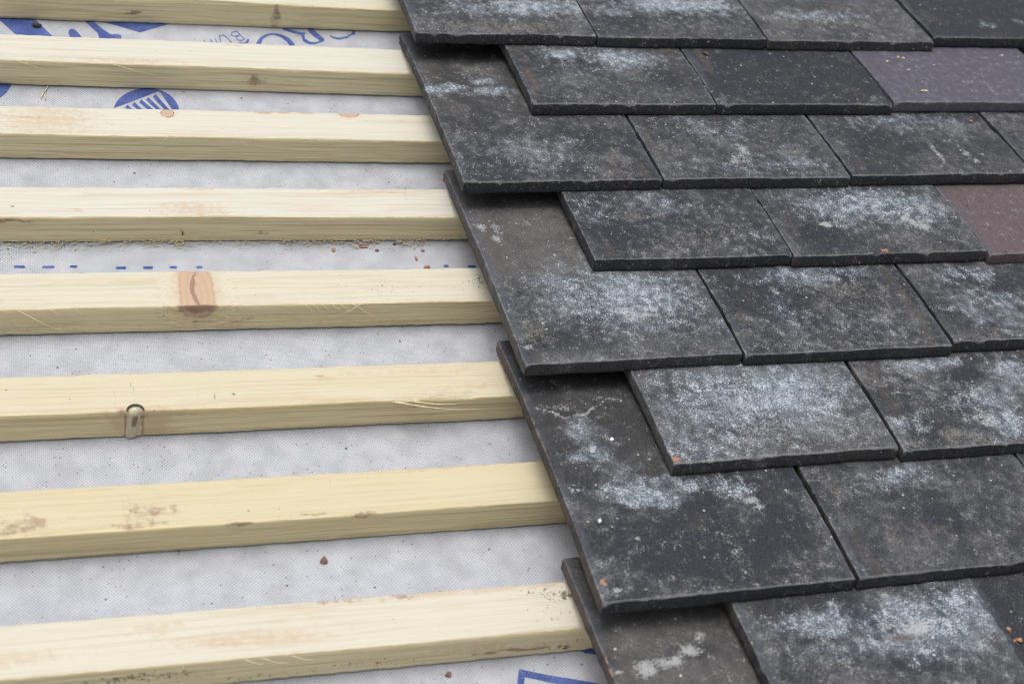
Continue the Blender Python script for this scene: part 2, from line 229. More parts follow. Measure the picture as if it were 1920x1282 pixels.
# ------------------------------------------------------------------ materials
def mat_tile():
    n = NT('weathered_tile', 0.72, 0.35)
    P = n.obj(); Ps = n.vm('MULTIPLY', P, (1.2, 1.0, 1.0))
    bloom, tan, film, chip = n.attr('MarkA')
    tone, speck, red, purple = n.attr('MarkB')
    rust, edge, darkm, white = n.attr('MarkC'); band, brown, _u, _v = n.attr('MarkD')
    nL = n.noise(P, 1 / 38, 3); nM = n.noise(Ps, 1 / 8, 5, 0.65); nF = n.noise(Ps, 1 / 1.6, 3, 0.68); nG = n.noise(n.vm('ADD', Ps, (313, 77, 5)), 1 / 1.3, 2, 0.6)
    cL = n.add(nL, -0.5); cM = n.add(nM, -0.5); cF = n.add(nF, -0.5)
    f = n.add(tone, n.mul(cL, 1.3), n.mul(cM, 1.0), n.mul(darkm, -0.55))
    base = n.mix(n.step(f, 0.0, 1.0), (0.022, 0.0255, 0.033), (0.072, 0.074, 0.082))
    hz = n.step(n.add(n.noise(n.vm('ADD', P, (411, 19, 63)), 1 / 30, 4, 0.6), n.mul(cM, 0.35), n.mul(tone, 0.22), n.mul(darkm, -0.4), n.mul(n.noise(n.vm('MULTIPLY', n.vm('ADD', P, (3, 77, 31)), (1 / 9, 1 / 60, 1 / 20)), 1.0, 3), 0.3)), 0.68, 1.02)
    base = n.mix(n.mul(hz, 0.62), base, (0.118, 0.121, 0.131))
    warm = n.step(n.add(n.noise(n.vm('ADD', P, (91, 40, 0)), 1 / 22, 3), n.mul(cM, 0.3)), 0.5, 0.72)
    base = n.mix(n.mul(warm, 0.28), base, (0.072, 0.062, 0.055))
    base = n.mix(n.mul(film, 0.75), base, n.mix(n.step(n.add(nL, n.mul(cM, 0.7), n.mul(n.add(tone, -0.4), 1.5)), 0.25, 0.95), (0.034, 0.033, 0.033), (0.105, 0.098, 0.093)))
    base = n.mix(n.mul(red, 0.9), base, n.mix(n.step(nM, .3, .7), (0.094, 0.070, 0.078), (0.112, 0.084, 0.092)))
    base = n.mix(n.mul(purple, 0.9), base, n.mix(n.step(nM, .3, .7), (0.074, 0.070, 0.097), (0.094, 0.090, 0.120)))
    gr = n.madd(n.mul(cF, n.madd(n.math('MAXIMUM', n.math('MAXIMUM', red, purple), n.mul(film, 0.75)), -2.1, 3.3)), 1.0, 1.0)
    g3 = n.t.nodes.new('ShaderNodeCombineColor')
    for i in range(3): n.set(g3.inputs[i], n.math('MAXIMUM', gr, 0.2))
    base = n.mix(1.0, base, g3.outputs[0], 'MULTIPLY')
    base = n.mix(n.mul(n.step(n.add(brown, n.mul(cM, 1.0)), 0.25, 0.9), 0.45), base, (0.070, 0.060, 0.054))
    base = n.mix(n.mul(n.step(n.add(band, n.mul(cM, 0.7)), 0.2, 0.8), 0.5), base, (0.066, 0.074, 0.092))
    # sandy pale speckle of the worn face
    sp = n.step(n.add(nG, n.mul(cM, 0.9), n.mul(cL, 0.5), n.mul(speck, 0.16), n.mul(film, -0.14), n.mul(darkm, -0.10)), 0.62, 0.86)
    base = n.mix(n.mul(sp, 0.42), base, (0.215, 0.219, 0.228))
    # tan dirt, lime bloom, hard white smears
    tm = n.step(n.add(n.mul(tan, 0.85), n.mul(cM, 1.5), n.mul(cF, 2.8)), 0.30, 1.0)
    base = n.mix(n.mul(tm, 0.75), base, (0.175, 0.165, 0.145))
    stk = n.add(n.noise(n.vm('MULTIPLY', n.vm('ADD', P, (55, 210, 9)), (1 / 6.5, 1 / 55, 1 / 20)), 1.0, 3, 0.6), -0.5)
    bs = n.step(n.add(bloom, n.mul(cM, 1.25), n.mul(cL, 0.9), n.mul(stk, n.madd(bloom, 1.0, 0.25))), 0.10, 1.22)
    bm = n.mul(bs, n.math('MULTIPLY_ADD', cF, 2.7, True, 0.60))
    base = n.mix(bm, base, (0.232, 0.278, 0.332))
    bh = n.step(n.add(n.mul(bloom, 0.55), n.mul(cM, 1.8), n.mul(n.add(nG, -0.5), 2.4), 0.4), 0.82, 1.25)
    base = n.mix(n.mul(bh, 0.7), base, (0.50, 0.55, 0.61))
    wm = n.step(n.add(white, n.mul(cM, 1.3), n.mul(cF, 2.0)), 0.30, 1.0)
    base = n.mix(n.mul(wm, 0.8), base, (0.36, 0.37, 0.38))
    # scattered grit
    d, c = n.voro(P, 1 / 6.5); r, g_, b_ = n.sep(c)
    dm = n.mul(n.math('LESS_THAN', d, n.madd(g_, 0.13, 0.03)), n.math('GREATER_THAN', r, n.madd(speck, -0.35, 0.86)))
    base = n.mix(n.mul(dm, 0.75), base, n.mix(b_, (0.34, 0.27, 0.19), (0.58, 0.57, 0.54)))
    # pits
    pit = n.step(n.add(n.noise(n.vm('ADD', P, (7, 311, 20)), 1 / 2.4, 2, 0.5), n.mul(cM, -0.4)), 0.66, 0.74)
    base = n.mix(n.mul(pit, n.madd(film, -0.45, 0.6)), base, (0.018, 0.018, 0.020))
    # worn arrises, rust on the sides, fresh chips
    em = n.step(n.add(n.mul(edge, 0.8), n.mul(cM, 1.0), n.mul(cF, 0.9)), 0.45, 0.95)
    base = n.mix(n.mul(em, 0.32), base, (0.24, 0.24, 0.245))
    rm = n.step(n.add(rust, n.mul(cM, 1.7), n.mul(cL, 0.8)), 0.35, 0.95)
    base = n.mix(n.mul(rm, 0.75), base, n.mix(nF, (0.075, 0.053, 0.044), (0.125, 0.080, 0.060)))
    cm = n.step(n.add(chip, n.mul(cM, 0.9), n.mul(cF, 2.2)), 0.40, 0.75)
    base = n.mix(cm, base, n.mix(nF, (0.24, 0.115, 0.065), (0.42, 0.24, 0.15)))
    h = n.add(n.mul(nM, n.madd(n.math('MAXIMUM', red, purple), -0.5, 0.6)), n.mul(nF, n.madd(n.math('MAXIMUM', film, n.math('MAXIMUM', red, purple)), -0.45, 0.65)), n.mul(pit, -0.25), n.mul(dm, 0.2))
    n.bump(h, 0.0011, 0.75)
    return n.out(base, n.madd(nM, 0.25, 0.62))
def mat_wood():
    n = NT('sawn_pine', 0.62, 0.3)
    P = n.obj()
    knot, stain, mould, yellow = n.attr('MarkA')
    front, pink, rough, halo = n.attr('MarkB')
    wob = n.vm('ADD', P, n.vm('MULTIPLY', n.noise(n.vm('MULTIPLY', P, (1 / 90, 1 / 20, 1 / 20)), 1.0, 2, color=True), (0, 9, 9)))
    bend = n.math('SUBTRACT', 1.0, n.step(knot, 0.9, 2.4)); cb = n.t.nodes.new('ShaderNodeCombineXYZ'); n.set(cb.inputs[1], n.mul(bend, 5.0)); n.set(cb.inputs[2], n.mul(bend, 5.0))
    wob = n.vm('ADD', wob, cb.outputs[0])
    ring = n.noise(n.vm('MULTIPLY', wob, (1 / 650, 1 / 2.1, 1 / 2.1)), 1.0, 3, 0.6)
    fib = n.noise(n.vm('MULTIPLY', P, (1 / 26, 1 / 0.8, 1 / 0.8)), 1.0, 3, 0.7)
    saw = n.noise(n.vm('MULTIPLY', n.vm('ADD', P, cb.outputs[0]), (1 / 220, 1 / 1.15, 1 / 1.25)), 1.0, 2, 0.65)
    big = n.noise(n.vm('MULTIPLY', P, (1 / 120, 1 / 14, 1 / 14)), 1.0, 3)
    pale = n.mix(yellow, (0.590, 0.582, 0.535), (0.565, 0.492, 0.310))
    deep = n.mix(yellow, (0.53, 0.50, 0.425), (0.50, 0.405, 0.235))
    col = n.mix(n.step(n.add(ring, n.mul(n.add(big, -0.5), 0.35)), 0.46, 0.78), pale, deep)
    col = n.mix(n.mul(front, 0.75), col, n.mix(n.step(ring, 0.42, 0.66), (0.75, 0.655, 0.400), (0.645, 0.535, 0.285)))  # yellower fronts, painted paler than the tops to lift their shade
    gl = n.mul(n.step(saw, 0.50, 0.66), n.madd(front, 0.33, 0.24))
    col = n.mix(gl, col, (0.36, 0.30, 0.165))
    col = n.mix(n.mul(n.step(fib, 0.60, 0.78), 0.22), col, (0.36, 0.28, 0.17))
    col = n.mix(n.mul(n.step(n.add(big, n.mul(n.add(fib, -0.5), 0.7)), 0.60, 0.76), 0.28), col, (0.50, 0.34, 0.21))
    mott = n.noise(P, 1 / 5.5, 4, 0.65)
    # knots: distance field, 1 = rim
    kd = n.add(knot, n.mul(n.add(mott, -0.5), 0.16))
    hl = n.math('SUBTRACT', 1.0, n.step(kd, 1.0, 1.7))
    col = n.mix(n.mul(hl, 0.24), col, (0.50, 0.32, 0.12))
    ki = n.math('SUBTRACT', 1.0, n.step(kd, 0.92, 1.04))
    kc = n.mix(n.add(n.mul(n.step(n.math('SINE', n.mul(kd, 19.0)), -1.0, 1.0), 0.25), n.mul(fib, 0.6)), (0.43, 0.28, 0.19), (0.545, 0.395, 0.29))
    col = n.mix(n.mul(ki, 0.9), col, kc)
    rim = n.mul(n.step(kd, 0.86, 0.98), n.math('SUBTRACT', 1.0, n.step(kd, 1.0, 1.14)))
    col = n.mix(n.mul(rim, n.mul(halo, n.step(n.noise(P, 1 / 4.0, 2), 0.38, 0.6))), col, (0.075, 0.045, 0.03))
    pk = n.step(n.add(pink, n.mul(n.add(mott, -0.5), 1.5), n.mul(n.add(fib, -0.5), 0.7)), 0.30, 0.85)
    col = n.mix(n.mul(pk, 0.55), col, (0.49, 0.355, 0.235))
    stm = n.step(n.add(stain, n.mul(n.add(mott, -0.5), 1.6), n.mul(n.add(fib, -0.5), 1.0)), 0.34, 0.9)
    col = n.mix(n.mul(stm, 0.74), col, (0.23, 0.135, 0.095))
    md = n.step(n.add(mould, n.mul(n.add(n.noise(P, 1 / 1.7, 3, 0.7), -0.5), 2.6), n.mul(n.add(mott, -0.5), 1.4)), 0.62, 0.9)
    col = n.mix(n.mul(md, 0.85), col, (0.045, 0.045, 0.030))
    # dark flecks everywhere
    d, c = n.voro(n.vm('MULTIPLY', P, (0.55, 1, 1)), 1 / 7.5); r, g_, b_ = n.sep(c)
    fl = n.mul(n.math('LESS_THAN', d, n.madd(g_, 0.07, 0.02)), n.math('GREATER_THAN', r, 0.80))
    col = n.mix(n.mul(fl, 0.7), col, (0.12, 0.085, 0.05))
    h = n.add(n.mul(saw, n.madd(front, 0.5, 0.25)), n.mul(fib, 0.45), n.mul(mott, 0.2))
    n.bump(h, 0.0007, 0.6)
    return n.out(col)
def mat_membrane():
    n = NT('spun_membrane', 0.8, 0.25)
    P = n.obj(False)
    rot = n.t.nodes.new('ShaderNodeVectorRotate'); rot.rotation_type = 'Z_AXIS'; n.set(rot.inputs['Vector'], P); rot.inputs['Angle'].default_value = math.radians(45)
    sp = n.t.nodes.new('ShaderNodeSeparateXYZ'); n.set(sp.inputs[0], rot.outputs[0])
    k = 2 * math.pi / 1.75
    jt = n.mul(n.noise(P, 1 / 2.2, 2), 4.0)
    lat = n.add(n.math('SINE', n.add(n.mul(sp.outputs[0], k), jt)), n.math('SINE', n.madd(sp.outputs[1], k, n.mul(jt, -0.8))))
    lat = n.step(lat, 0.0, 1.6)
    cloud = n.noise(P, 1 / 18, 4, 0.55); fine = n.noise(P, 1 / 3, 4, 0.7)
    col = n.mix(n.step(n.add(cloud, n.mul(n.add(fine, -0.5), 0.35)), 0.30, 0.70), (0.400, 0.414, 0.452), (0.492, 0.508, 0.552))
    col = n.mix(n.mul(lat, 0.66), col, (0.22, 0.233, 0.27))
    fibre = n.noise(n.vm('MULTIPLY', rot.outputs[0], (1 / 7.0, 1 / 0.7, 1)), 1.0, 3, 0.7)
    col = n.mix(n.mul(n.step(fibre, 0.55, 0.75), 0.18), col, (0.80, 0.82, 0.87))
    dirt = n.noise(P, 1 / 24, 4, 0.65)
    col = n.mix(n.mul(n.step(dirt, 0.53, 0.75), 0.38), col, (0.27, 0.265, 0.27))
    for sc, thr, rad in ((1 / 8.0, 0.84, 0.12), (1 / 2.6, 0.76, 0.19)):
        d, c = n.voro(P, sc); r, g_, b_ = n.sep(c)
        m = n.mul(n.math('LESS_THAN', d, n.madd(g_, rad, 0.03)), n.math('GREATER_THAN', n.add(r, n.mul(n.add(dirt, -0.5), 2.2)), thr))
        col = n.mix(n.mul(m, 0.9), col, n.mix(b_, (0.03, 0.03, 0.035), (0.17, 0.145, 0.12)))
    dust, _a, _b, _c = n.attr('MarkA')
    d, c = n.voro(P, 1 / 1.9); r, g_, b_ = n.sep(c)
    m = n.mul(n.math('LESS_THAN', d, n.madd(g_, 0.25, 0.08)), n.math('GREATER_THAN', n.add(r, n.mul(dust, 0.8)), 1.12))
    col = n.mix(n.mul(m, 0.85), col, n.mix(b_, (0.06, 0.05, 0.045), (0.26, 0.16, 0.10)))
    n.bump(n.add(n.mul(lat, -0.6), n.mul(fine, 0.5)), 0.0006, 0.5)
    return n.out(col)
def mat_print():
    n = NT('blue_print', 0.7, 0.25)
    P = n.obj(False); f = n.noise(P, 1 / 1.3, 3, 0.7); c = n.noise(P, 1 / 15, 3)
    col = n.mix(n.step(n.add(f, n.mul(n.add(c, -0.5), 0.6)), 0.40, 0.72), (0.048, 0.078, 0.25), (0.115, 0.16, 0.37))
    d = n.noise(P, 1 / 10, 4, 0.7)
    col = n.mix(n.mul(n.step(d, 0.55, 0.8), 0.5), col, (0.10, 0.11, 0.19))
    return n.out(col)
def mat_plain(name, a, b, scale, rough=0.8, spec=0.2):
    n = NT(name, rough, spec); P = n.obj()
    return n.out(n.mix(n.step(n.noise(P, scale, 4, 0.65), 0.35, 0.68), a, b))
TILE = mat_tile(); WOOD = mat_wood(); MEMB = mat_membrane(); INK = mat_print()
GROUND = mat_plain('bounce_ground', (0.27, 0.26, 0.24), (0.40, 0.39, 0.365), 0.004)  # pale so that more light bounces up onto the batten fronts
BRICK = mat_plain('broken_brick', (0.15, 0.085, 0.062), (0.28, 0.165, 0.12), 0.7)
BARK = mat_plain('bark_flake', (0.22, 0.13, 0.085), (0.40, 0.27, 0.19), 0.8)
SOOT = mat_plain('dark_grit', (0.03, 0.03, 0.025), (0.09, 0.085, 0.07), 0.9)
PALE = mat_plain('pale_mortar_crumb', (0.42, 0.35, 0.25), (0.62, 0.55, 0.43), 0.8)
LIME = mat_plain('white_pebble', (0.62, 0.60, 0.57), (0.80, 0.79, 0.76), 0.8)
ORNG = mat_plain('orange_clay_crumb', (0.33, 0.16, 0.085), (0.44, 0.26, 0.165), 0.8)
LEAF = mat_plain('dry_leaf', (0.09, 0.075, 0.03), (0.17, 0.13, 0.06), 0.6)
STRAW = mat_plain('raw_wood_fibre', (0.62, 0.52, 0.33), (0.76, 0.67, 0.48), 0.5, 0.6)
def mat_deadknot():
    n = NT('dead_knot', 0.2, 0.8); P = n.obj(False)
    pith, side, _b, _c = n.attr('MarkA')
    st = n.noise(n.vm('MULTIPLY', P, (1 / 1.2, 1 / 1.2, 1 / 16)), 1.0, 3)
    col = n.mix(n.step(st, 0.35, 0.7), (0.40, 0.36, 0.23), (0.56, 0.52, 0.39))
    col = n.mix(n.step(pith, 0.35, 0.6), col, n.mix(st, (0.13, 0.07, 0.03), (0.26, 0.15, 0.07)))
    n.bump(st, 0.0004, 0.4)
    return n.out(col, n.madd(st, 0.25, 0.22))
DEADKNOT = mat_deadknot()

# ------------------------------------------------------------------ setting
bm = bmesh.new()
bmesh.ops.create_grid(bm, x_segments=24, y_segments=24, size=150)
me = bpy.data.meshes.new('ground'); bm.to_mesh(me); bm.free(); me.materials.append(GROUND)
g = bpy.data.objects.new('ground', me); COL.objects.link(g); g['kind'] = 'structure'  # unseen ground, added for bounce light from below

# ------------------------------------------------------------------ roofing membrane
BY = {k: BATTEN_AT[k][0] for k in BATTEN_AT}
def mem_h(x, y):
    x = np.asarray(x, float); y = np.asarray(y, float)
    ph = ((y - 49.0 - 18) % 100) / 100.0           # 0 at a batten's middle
    sag = -2.4 * np.sin(np.pi * ph) ** 2
    und = (fbm(x / 75, y / 60, 31, 3) * 1.5 + fbm(x / 24, y / 24, 41, 2) * 0.45) * np.sin(np.pi * ph) ** 2
    return -0.25 + sag + und
xs = np.concatenate([np.arange(-900, -380, 12), np.arange(-380, 180, 2.5), np.arange(180, 901, 12)])
ys = np.arange(-500, 760, 2.5)
X, Y = np.meshgrid(xs, ys); Z = mem_h(X, Y)
nx, ny = len(xs), len(ys)
idx = np.arange(nx * ny).reshape(ny, nx)
F = np.stack([idx[:-1, :-1], idx[:-1, 1:], idx[1:, 1:], idx[1:, :-1]], -1).reshape(-1, 4)
dust = np.clip(1.15 * sstep(212, 250, Y) * (Y < 252) * sstep(-300, -60, X) + 0.8 * sstep(225, 248, Y) * (Y < 252) + 0.35 * sstep(0.2, 1, fbm(X / 40, Y / 30, 77, 2)), 0, 1.2)
A = np.zeros((ny, nx, 4)); A[..., 0] = dust
V = np.stack([X, Y, Z], -1).reshape(-1, 3)
me = mesh_from('roofing_membrane', V, F.tolist(), MEMB, True, {'MarkA': A.reshape(-1, 4)})
membrane = put('roofing_membrane', me)
tag(membrane, 'pale blue-grey fabric underlay with blue print stretched beneath the timber battens', 'roofing membrane')
def print_mesh(name, polys):
    bm = bmesh.new()
    for i, poly in enumerate(polys):
        b2 = bmesh.new()
        vs = [b2.verts.new((x, y, 0)) for x, y in poly]
        try: f = b2.faces.new(vs)
        except ValueError: continue
        if f.normal.z < 0: f.normal_flip()
        bmesh.ops.triangulate(b2, faces=b2.faces[:])
        for _ in range(7):
            es = [e for e in b2.edges if e.calc_length() > 2.6]
            if not es: break
            bmesh.ops.subdivide_edges(b2, edges=es, cuts=1)
            bmesh.ops.triangulate(b2, faces=b2.faces[:])
        for v in b2.verts:
            v.co.z = float(mem_h(v.co.x, v.co.y)) + 0.22 + 0.012 * i
        b2.normal_update()
        for f in b2.faces:
            if f.normal.z < 0: f.normal_flip()
        tmp = bpy.data.meshes.new('tmp'); b2.to_mesh(tmp); b2.free(); bm.from_mesh(tmp); bpy.data.meshes.remove(tmp)
    bmesh.ops.scale(bm, vec=(MM, MM, MM), verts=bm.verts)
    me = bpy.data.meshes.new(name); bm.to_mesh(me); bm.free(); me.materials.append(INK)
    return put(name, me, Matrix(), membrane)
for key, nm, lb in (('emblem', 'printed_emblem', 'blue round emblem with slanting white columns'), ('disc', 'printed_disc', 'edge of a blue disc cut by the left side'),
                    ('big', 'printed_logo', 'big slanting blue logo shapes'), ('word', 'printed_word', 'large blue serif letters, upside down'), ('small', 'printed_lettering', 'small thin blue lettering, upside down'),
                    ('box', 'printed_box', 'corner of a blue box outline'), ('wedge', 'printed_wedge', 'dark blue wedge under the mouldy batten')):
    o = print_mesh(nm, PRINT[key]); o['label'] = lb
for poly in PRINT['line']: print_mesh('printed_dash', [poly])

# ------------------------------------------------------------------ battens
# marks per batten: K knot (x, face coord, rx, ry, face, rim), S stain, P pink, M mould  - face 't' top (y from front edge), 'f' front (z)
BATTENS = {
 1: dict(label='highest sawn batten, only its shaded front face showing at the upper-left corner', yel=.35,
         marks='S -101 f 13 5 14 .9; S -231 f 10 9 1.6 1.3; M -231 f 9 7 1.1 .9; P -60 t 20 60 12 .4', spl='', d=0),
 2: dict(label='whitish pine batten, second from the top, with a brown stain on its front face', yel=.05,
         marks='S -132 f 12 9 7 .85; P -250 t 4 70 5 .7; P -150 t 34 10 3 .8; P -20 t 24 20 6 .3', spl='-330 -8 26; -255 -10 40; -320 9 12', d=0),
 3: dict(label='pale pine batten with a small bark-ringed round knot, just below the round blue emblem', yel=.12,
         marks='K -212 t 31 5.2 5.6 1; P -306 t 18 46 26 .75; P -200 t 8 80 8 .3; K -133 t 38 8 5 .35; K -117 t 38 7 4 .3; K -97 t 38.5 8 4 .35; K -61 t 37 9 6.5 .55; M -218 f 12 1.2 1.2 1; P -20 t 28 40 5 .5; S -320 t 22 8 2 .5', spl='-263 -5 7; -230 6 8; -226 5 8; -214 7 10', d=0),
 4: dict(label='whitish batten with frayed wood curls along its lower edge, fourth from the top', yel=.03,
         marks='P -200 t 8 34 12 .75; P -320 t 36 60 3 .8; P -190 t 35 24 5 .7; P -60 t 34 60 5 .6; S -338 f 21 26 1.6 1.3; M -209 f 8 1.1 2.6 1.2; S -209 f 9 6 5 .6; S -150 f 9 7 2 .8; P -286 t 8 4 3 .9; M -332 t 12 3 1 .9; S -30 t 25 20 6 .35', spl='-20 6 6', d=0),
 5: dict(label='batten with one big brown knot running from its top face onto its front face', yel=.30,
         marks='K -206.5 t 12 13 44 .15; K -207 f 25.5 14 11.5 .35; S -206 f 26 11.5 7 1.5; S -209.5 t 18 1.2 15 2.6; S -209.5 t 16 .7 10 3.5; S -188 f 10 34 1.3 .7; S -228 f 11 12 1.2 .6; P -186 f 12 60 3 .5; M 8 t 20 14 12 .62; M -60 t 18 60 14 .33; P -217 t 35 4 4 .9; P -330 f 7 60 5 .6; P -70 f 5 200 2 .7; P -140 t 20 10 3 .3', spl='-330 -22 35; -308 -4 7; -292 -4 6; -130 -8 10; -124 -8 9; -118 -7 10; -110 -6 8; -104 -6 9; -95 -14 22; -87 10 32', d=0),
 6: dict(label='yellowish batten with a shiny dead knot set in its front face', yel=.62,
         marks='S -262.5 f 13 .8 14 1.2; S -250.6 f 13 .9 14 1.2; P -250 f 21 42 4 .9; P -243 f 12 11 16 1.1; P -266 f 16 8 12 .9; S -249 f 20 5 6 .5; S -264 f 22 5 3 .5; M -190 t 13 2.3 1.6 1.3; M -269 t 12 .8 16 .85; M -256 t 14 1.3 6 .8; M -258 t 26 1.0 8 .7; M -203 t 10 .9 9 .9; P -20 t 11 30 3 .8; P -60 t 27 90 3 .6; P -125 t 24 6 3 1; P -250 t 2 30 3 .9; S -260 t 0 12 3 .8; S -128 t 26 4 2 .9', spl='', d=1),
 7: dict(label='yellow batten with purplish-brown smudges, second from the bottom', yel=.80,
         marks='S -252 t 14 18 9 .62; S -254 t 3 24 4 .75; S -330 t 8 30 8 .68; S -199 f 25 10 6 .95; K -118 f 25 6 4 .8; S -118 t 1 10 2 .8; M -264 t 20 1 14 .5; M -212 t 20 1 16 .42; M -172 t 12 1.6 9 .55; P -60 t 36 60 3 .8; P -200 t 36 60 3 .5; S -150 t 2 20 2 .6', spl='', d=0),
 8: dict(label='cream batten nearest the lower edge, spotted with black mould', yel=.22,
         marks='M -2 t 26 16 6 .72; M -18 t 30 14 3 .75; M -8 t 14 22 9 .42; S -37 f 8 26 1.5 1.4; M -10 f 12 40 4 .5; M -6 f 6 12 3 .85; M -268 f 16 40 5 .72; M -130 f 9 60 5 .5; M -205 f 5 40 3 .5; P -200 t 14 60 7 .75; P -330 t 14 40 6 .6; S -150 t 36 14 3 .7; P -60 t 36 120 3 .85; S -105 t 36 9 4 .7; P -255 t 26 30 6 .6; P -60 f 14 40 6 .7; P -240 f 14 30 6 .7', spl='-205 -4 12; -195 -5 16; -240 8 5; -178 -4 14', d=0),
}
HB = 25.1
def build_batten(k, spec):
    y0, sl, wb = BATTEN_AT[k]
    rng = random.Random(k * 7)
    xs = np.concatenate([np.arange(-640, -352, 8.0), np.arange(-352, 140, 1.6), np.arange(140, 761, 10.0)])
    r = 1.1
    pts = []                                        # section loop (y, z) going round: top front->back, back, bottom, front up
    for y in np.concatenate([[r * .3, r], np.linspace(3, wb - 3, 15), [wb - r, wb - r * .3]]): pts.append((y, HB))
    for z in np.linspace(HB - r, r, 4): pts.append((wb, z))
    for y in np.linspace(wb - r, r, 4): pts.append((y, 0.0))
    for z in np.concatenate([[r], np.linspace(3, HB - 3, 10), [HB - r]]): pts.append((0.0, z))
    pts = np.array(pts)
    # round the four corners
    cy = np.clip(pts[:, 0], r, wb - r); cz = np.clip(pts[:, 1], r, HB - r)
    dy = pts[:, 0] - cy; dz = pts[:, 1] - cz; ln = np.hypot(dy, dz); corner = (np.abs(dy) > 0) & (np.abs(dz) > 0)
    sy = np.where(corner, cy + dy / np.maximum(ln, 1e-6) * r, pts[:, 0]); sz = np.where(corner, cz + dz / np.maximum(ln, 1e-6) * r, pts[:, 1])
    n = len(pts); m = len(xs)
    Xg = np.repeat(xs[:, None], n, 1); Yg = np.repeat(sy[None], m, 0); Zg = np.repeat(sz[None], m, 0)
    seed = 100 + 13 * k
    # sawn roughness and slightly ragged arrises
    isfront = np.repeat((pts[:, 0] < 0.5)[None], m, 0); istop = np.repeat((pts[:, 1] > HB - .5)[None], m, 0)
    near = np.exp(-((Yg) ** 2 + (Zg - HB) ** 2) / 5.0)
    nearb = np.exp(-((Yg) ** 2 + (Zg) ** 2) / 4.0)
    nearx = np.exp(-((Yg - wb) ** 2 + (Zg - HB) ** 2) / 5.0)
    rag = np.clip(fbm(Xg / 14, Xg * 0 + 3.1, seed, 4), -1, 1.5)
    rag2 = np.clip(fbm(Xg / 5, Xg * 0 + 8.7, seed + 5, 3), -1, 1.5)
    und = fbm(Xg / 160, Xg * 0 + .5, seed + 9, 2) * 0.55
    Zs = Zg - near * (0.35 + 0.35 * rag) - nearx * (0.3 + 0.5 * np.clip(rag, 0, 1))
    Ys = Yg + near * (0.35 + 0.35 * rag2) - nearx * (0.2 + 0.5 * np.clip(rag2, -.3, 1)) + nearb * 0.45 * rag2
    Zs = Zs + nearb * np.clip(rag, -.4, 1) * 0.5
    Zs = Zs + np.where(istop, und + 0.12 * fbm(Xg / 40, Yg / 3, seed + 11, 2), 0)
    Ys = Ys + np.where(isfront, -0.10 * fbm(Xg / 60, Zg / 2, seed + 12, 2) + und * .8, 0)
    if k == 4:                                      # frayed lower arris
        Zs = Zs - nearb * np.clip(fbm(Xg / 2.6, Xg * 0, 9, 2), 0, 1) * .8
    if k == 6:                                      # torn strip on the top arris
        tw = sstep(-82, -74, Xg) * (1 - sstep(-26, -18, Xg))
        Zs = Zs - tw * np.exp(-(Yg / (4 + 5 * sstep(-80, -30, Xg))) ** 2) * (1.5 + .8 * fbm(Xg / 3, Yg / 1.5, 5, 2)) * istop
    skew = y0 + sl * Xg
    bend = np.where(Xg > 0, GZ * Xg, 0.0)
    V = np.stack([Xg, Ys + skew, Zs + bend], -1).reshape(-1, 3)
    idx = np.arange(m * n).reshape(m, n); jn = np.roll(idx, -1, 1)
    F = np.stack([idx[:-1], jn[:-1], jn[1:], idx[1:]], -1).reshape(-1, 4)[:, ::-1].tolist()
    F.append(idx[0].tolist()); F.append(idx[-1][::-1].tolist())
    A = np.zeros((m, n, 4)); Bm = np.zeros((m, n, 4)); A[..., 0] = 4.0; A[..., 3] = spec['yel'] * .9 + .13
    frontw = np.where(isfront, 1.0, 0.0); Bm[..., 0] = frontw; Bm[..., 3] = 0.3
    wx = Xg + 2.0 * fbm(Xg / 9, (Yg + Zg) / 7, seed + 20, 2); wv = 1.2 * fbm(Xg / 9, (Yg + Zg) / 7, seed + 23, 2)
    for s in filter(None, (q.strip() for q in spec['marks'].split(';'))):
        t, x, face, c, rx, ry, st = s.split(); x, c, rx, ry, st = map(float, (x, c, rx, ry, st))
        on = (istop if face == 't' else isfront)
        q = (Yg if face == 't' else Zg) + (wv if t != 'K' else wv * .35)
        if rx < 2.5 and t != 'K': q = q * .7 + (Yg if face == 't' else Zg) * .3
        e = np.sqrt(((wx if (t != 'K' and rx >= 2.5) else Xg * .8 + wx * .2) - x - (.012 * (q - 18) ** 2 * (k == 5) * (t == 'S') * (rx < 1.5))) ** 2 / rx ** 2 + (q - c) ** 2 / ry ** 2)
        if t == 'K':
            hit = on & (e < A[..., 0]); A[..., 0] = np.where(hit, e, A[..., 0]); Bm[..., 3] = np.where(hit & (e < 1.6), st, Bm[..., 3])
        else:
            v = st * np.exp(-e ** 2 * 0.8) * on
            ch = {'S': (A, 1), 'M': (A, 2), 'P': (Bm, 1)}[t]
            ch[0][..., ch[1]] = np.maximum(ch[0][..., ch[1]], v)
    # brownish bloom along the rear arris
    Bm[..., 1] = np.maximum(Bm[..., 1], 0.5 * istop * np.exp(-((Yg - wb) / 2.6) ** 2) * sstep(-.1, .6, fbm(Xg / 50, Xg * 0, seed + 31, 3)))
    me = mesh_from('batten', V, F, WOOD, True, {'MarkA': A.reshape(-1, 4), 'MarkB': Bm.reshape(-1, 4)})
    o = put('batten', me)
    tag(o, spec['label'], 'batten', 'sawn roof battens')
    for s in filter(None, (q.strip() for q in spec['spl'].split(';'))):
        x, dz, ln = map(float, s.split())            # a splinter peeling off the upper front arris
        splinter(o, (x, y0 + sl * x - 0.2, HB - .4), (x + ln * (1 if dz < 0 else -.55), y0 + sl * x - 1.6, HB - .4 - abs(dz)), .34, rng)
    return o
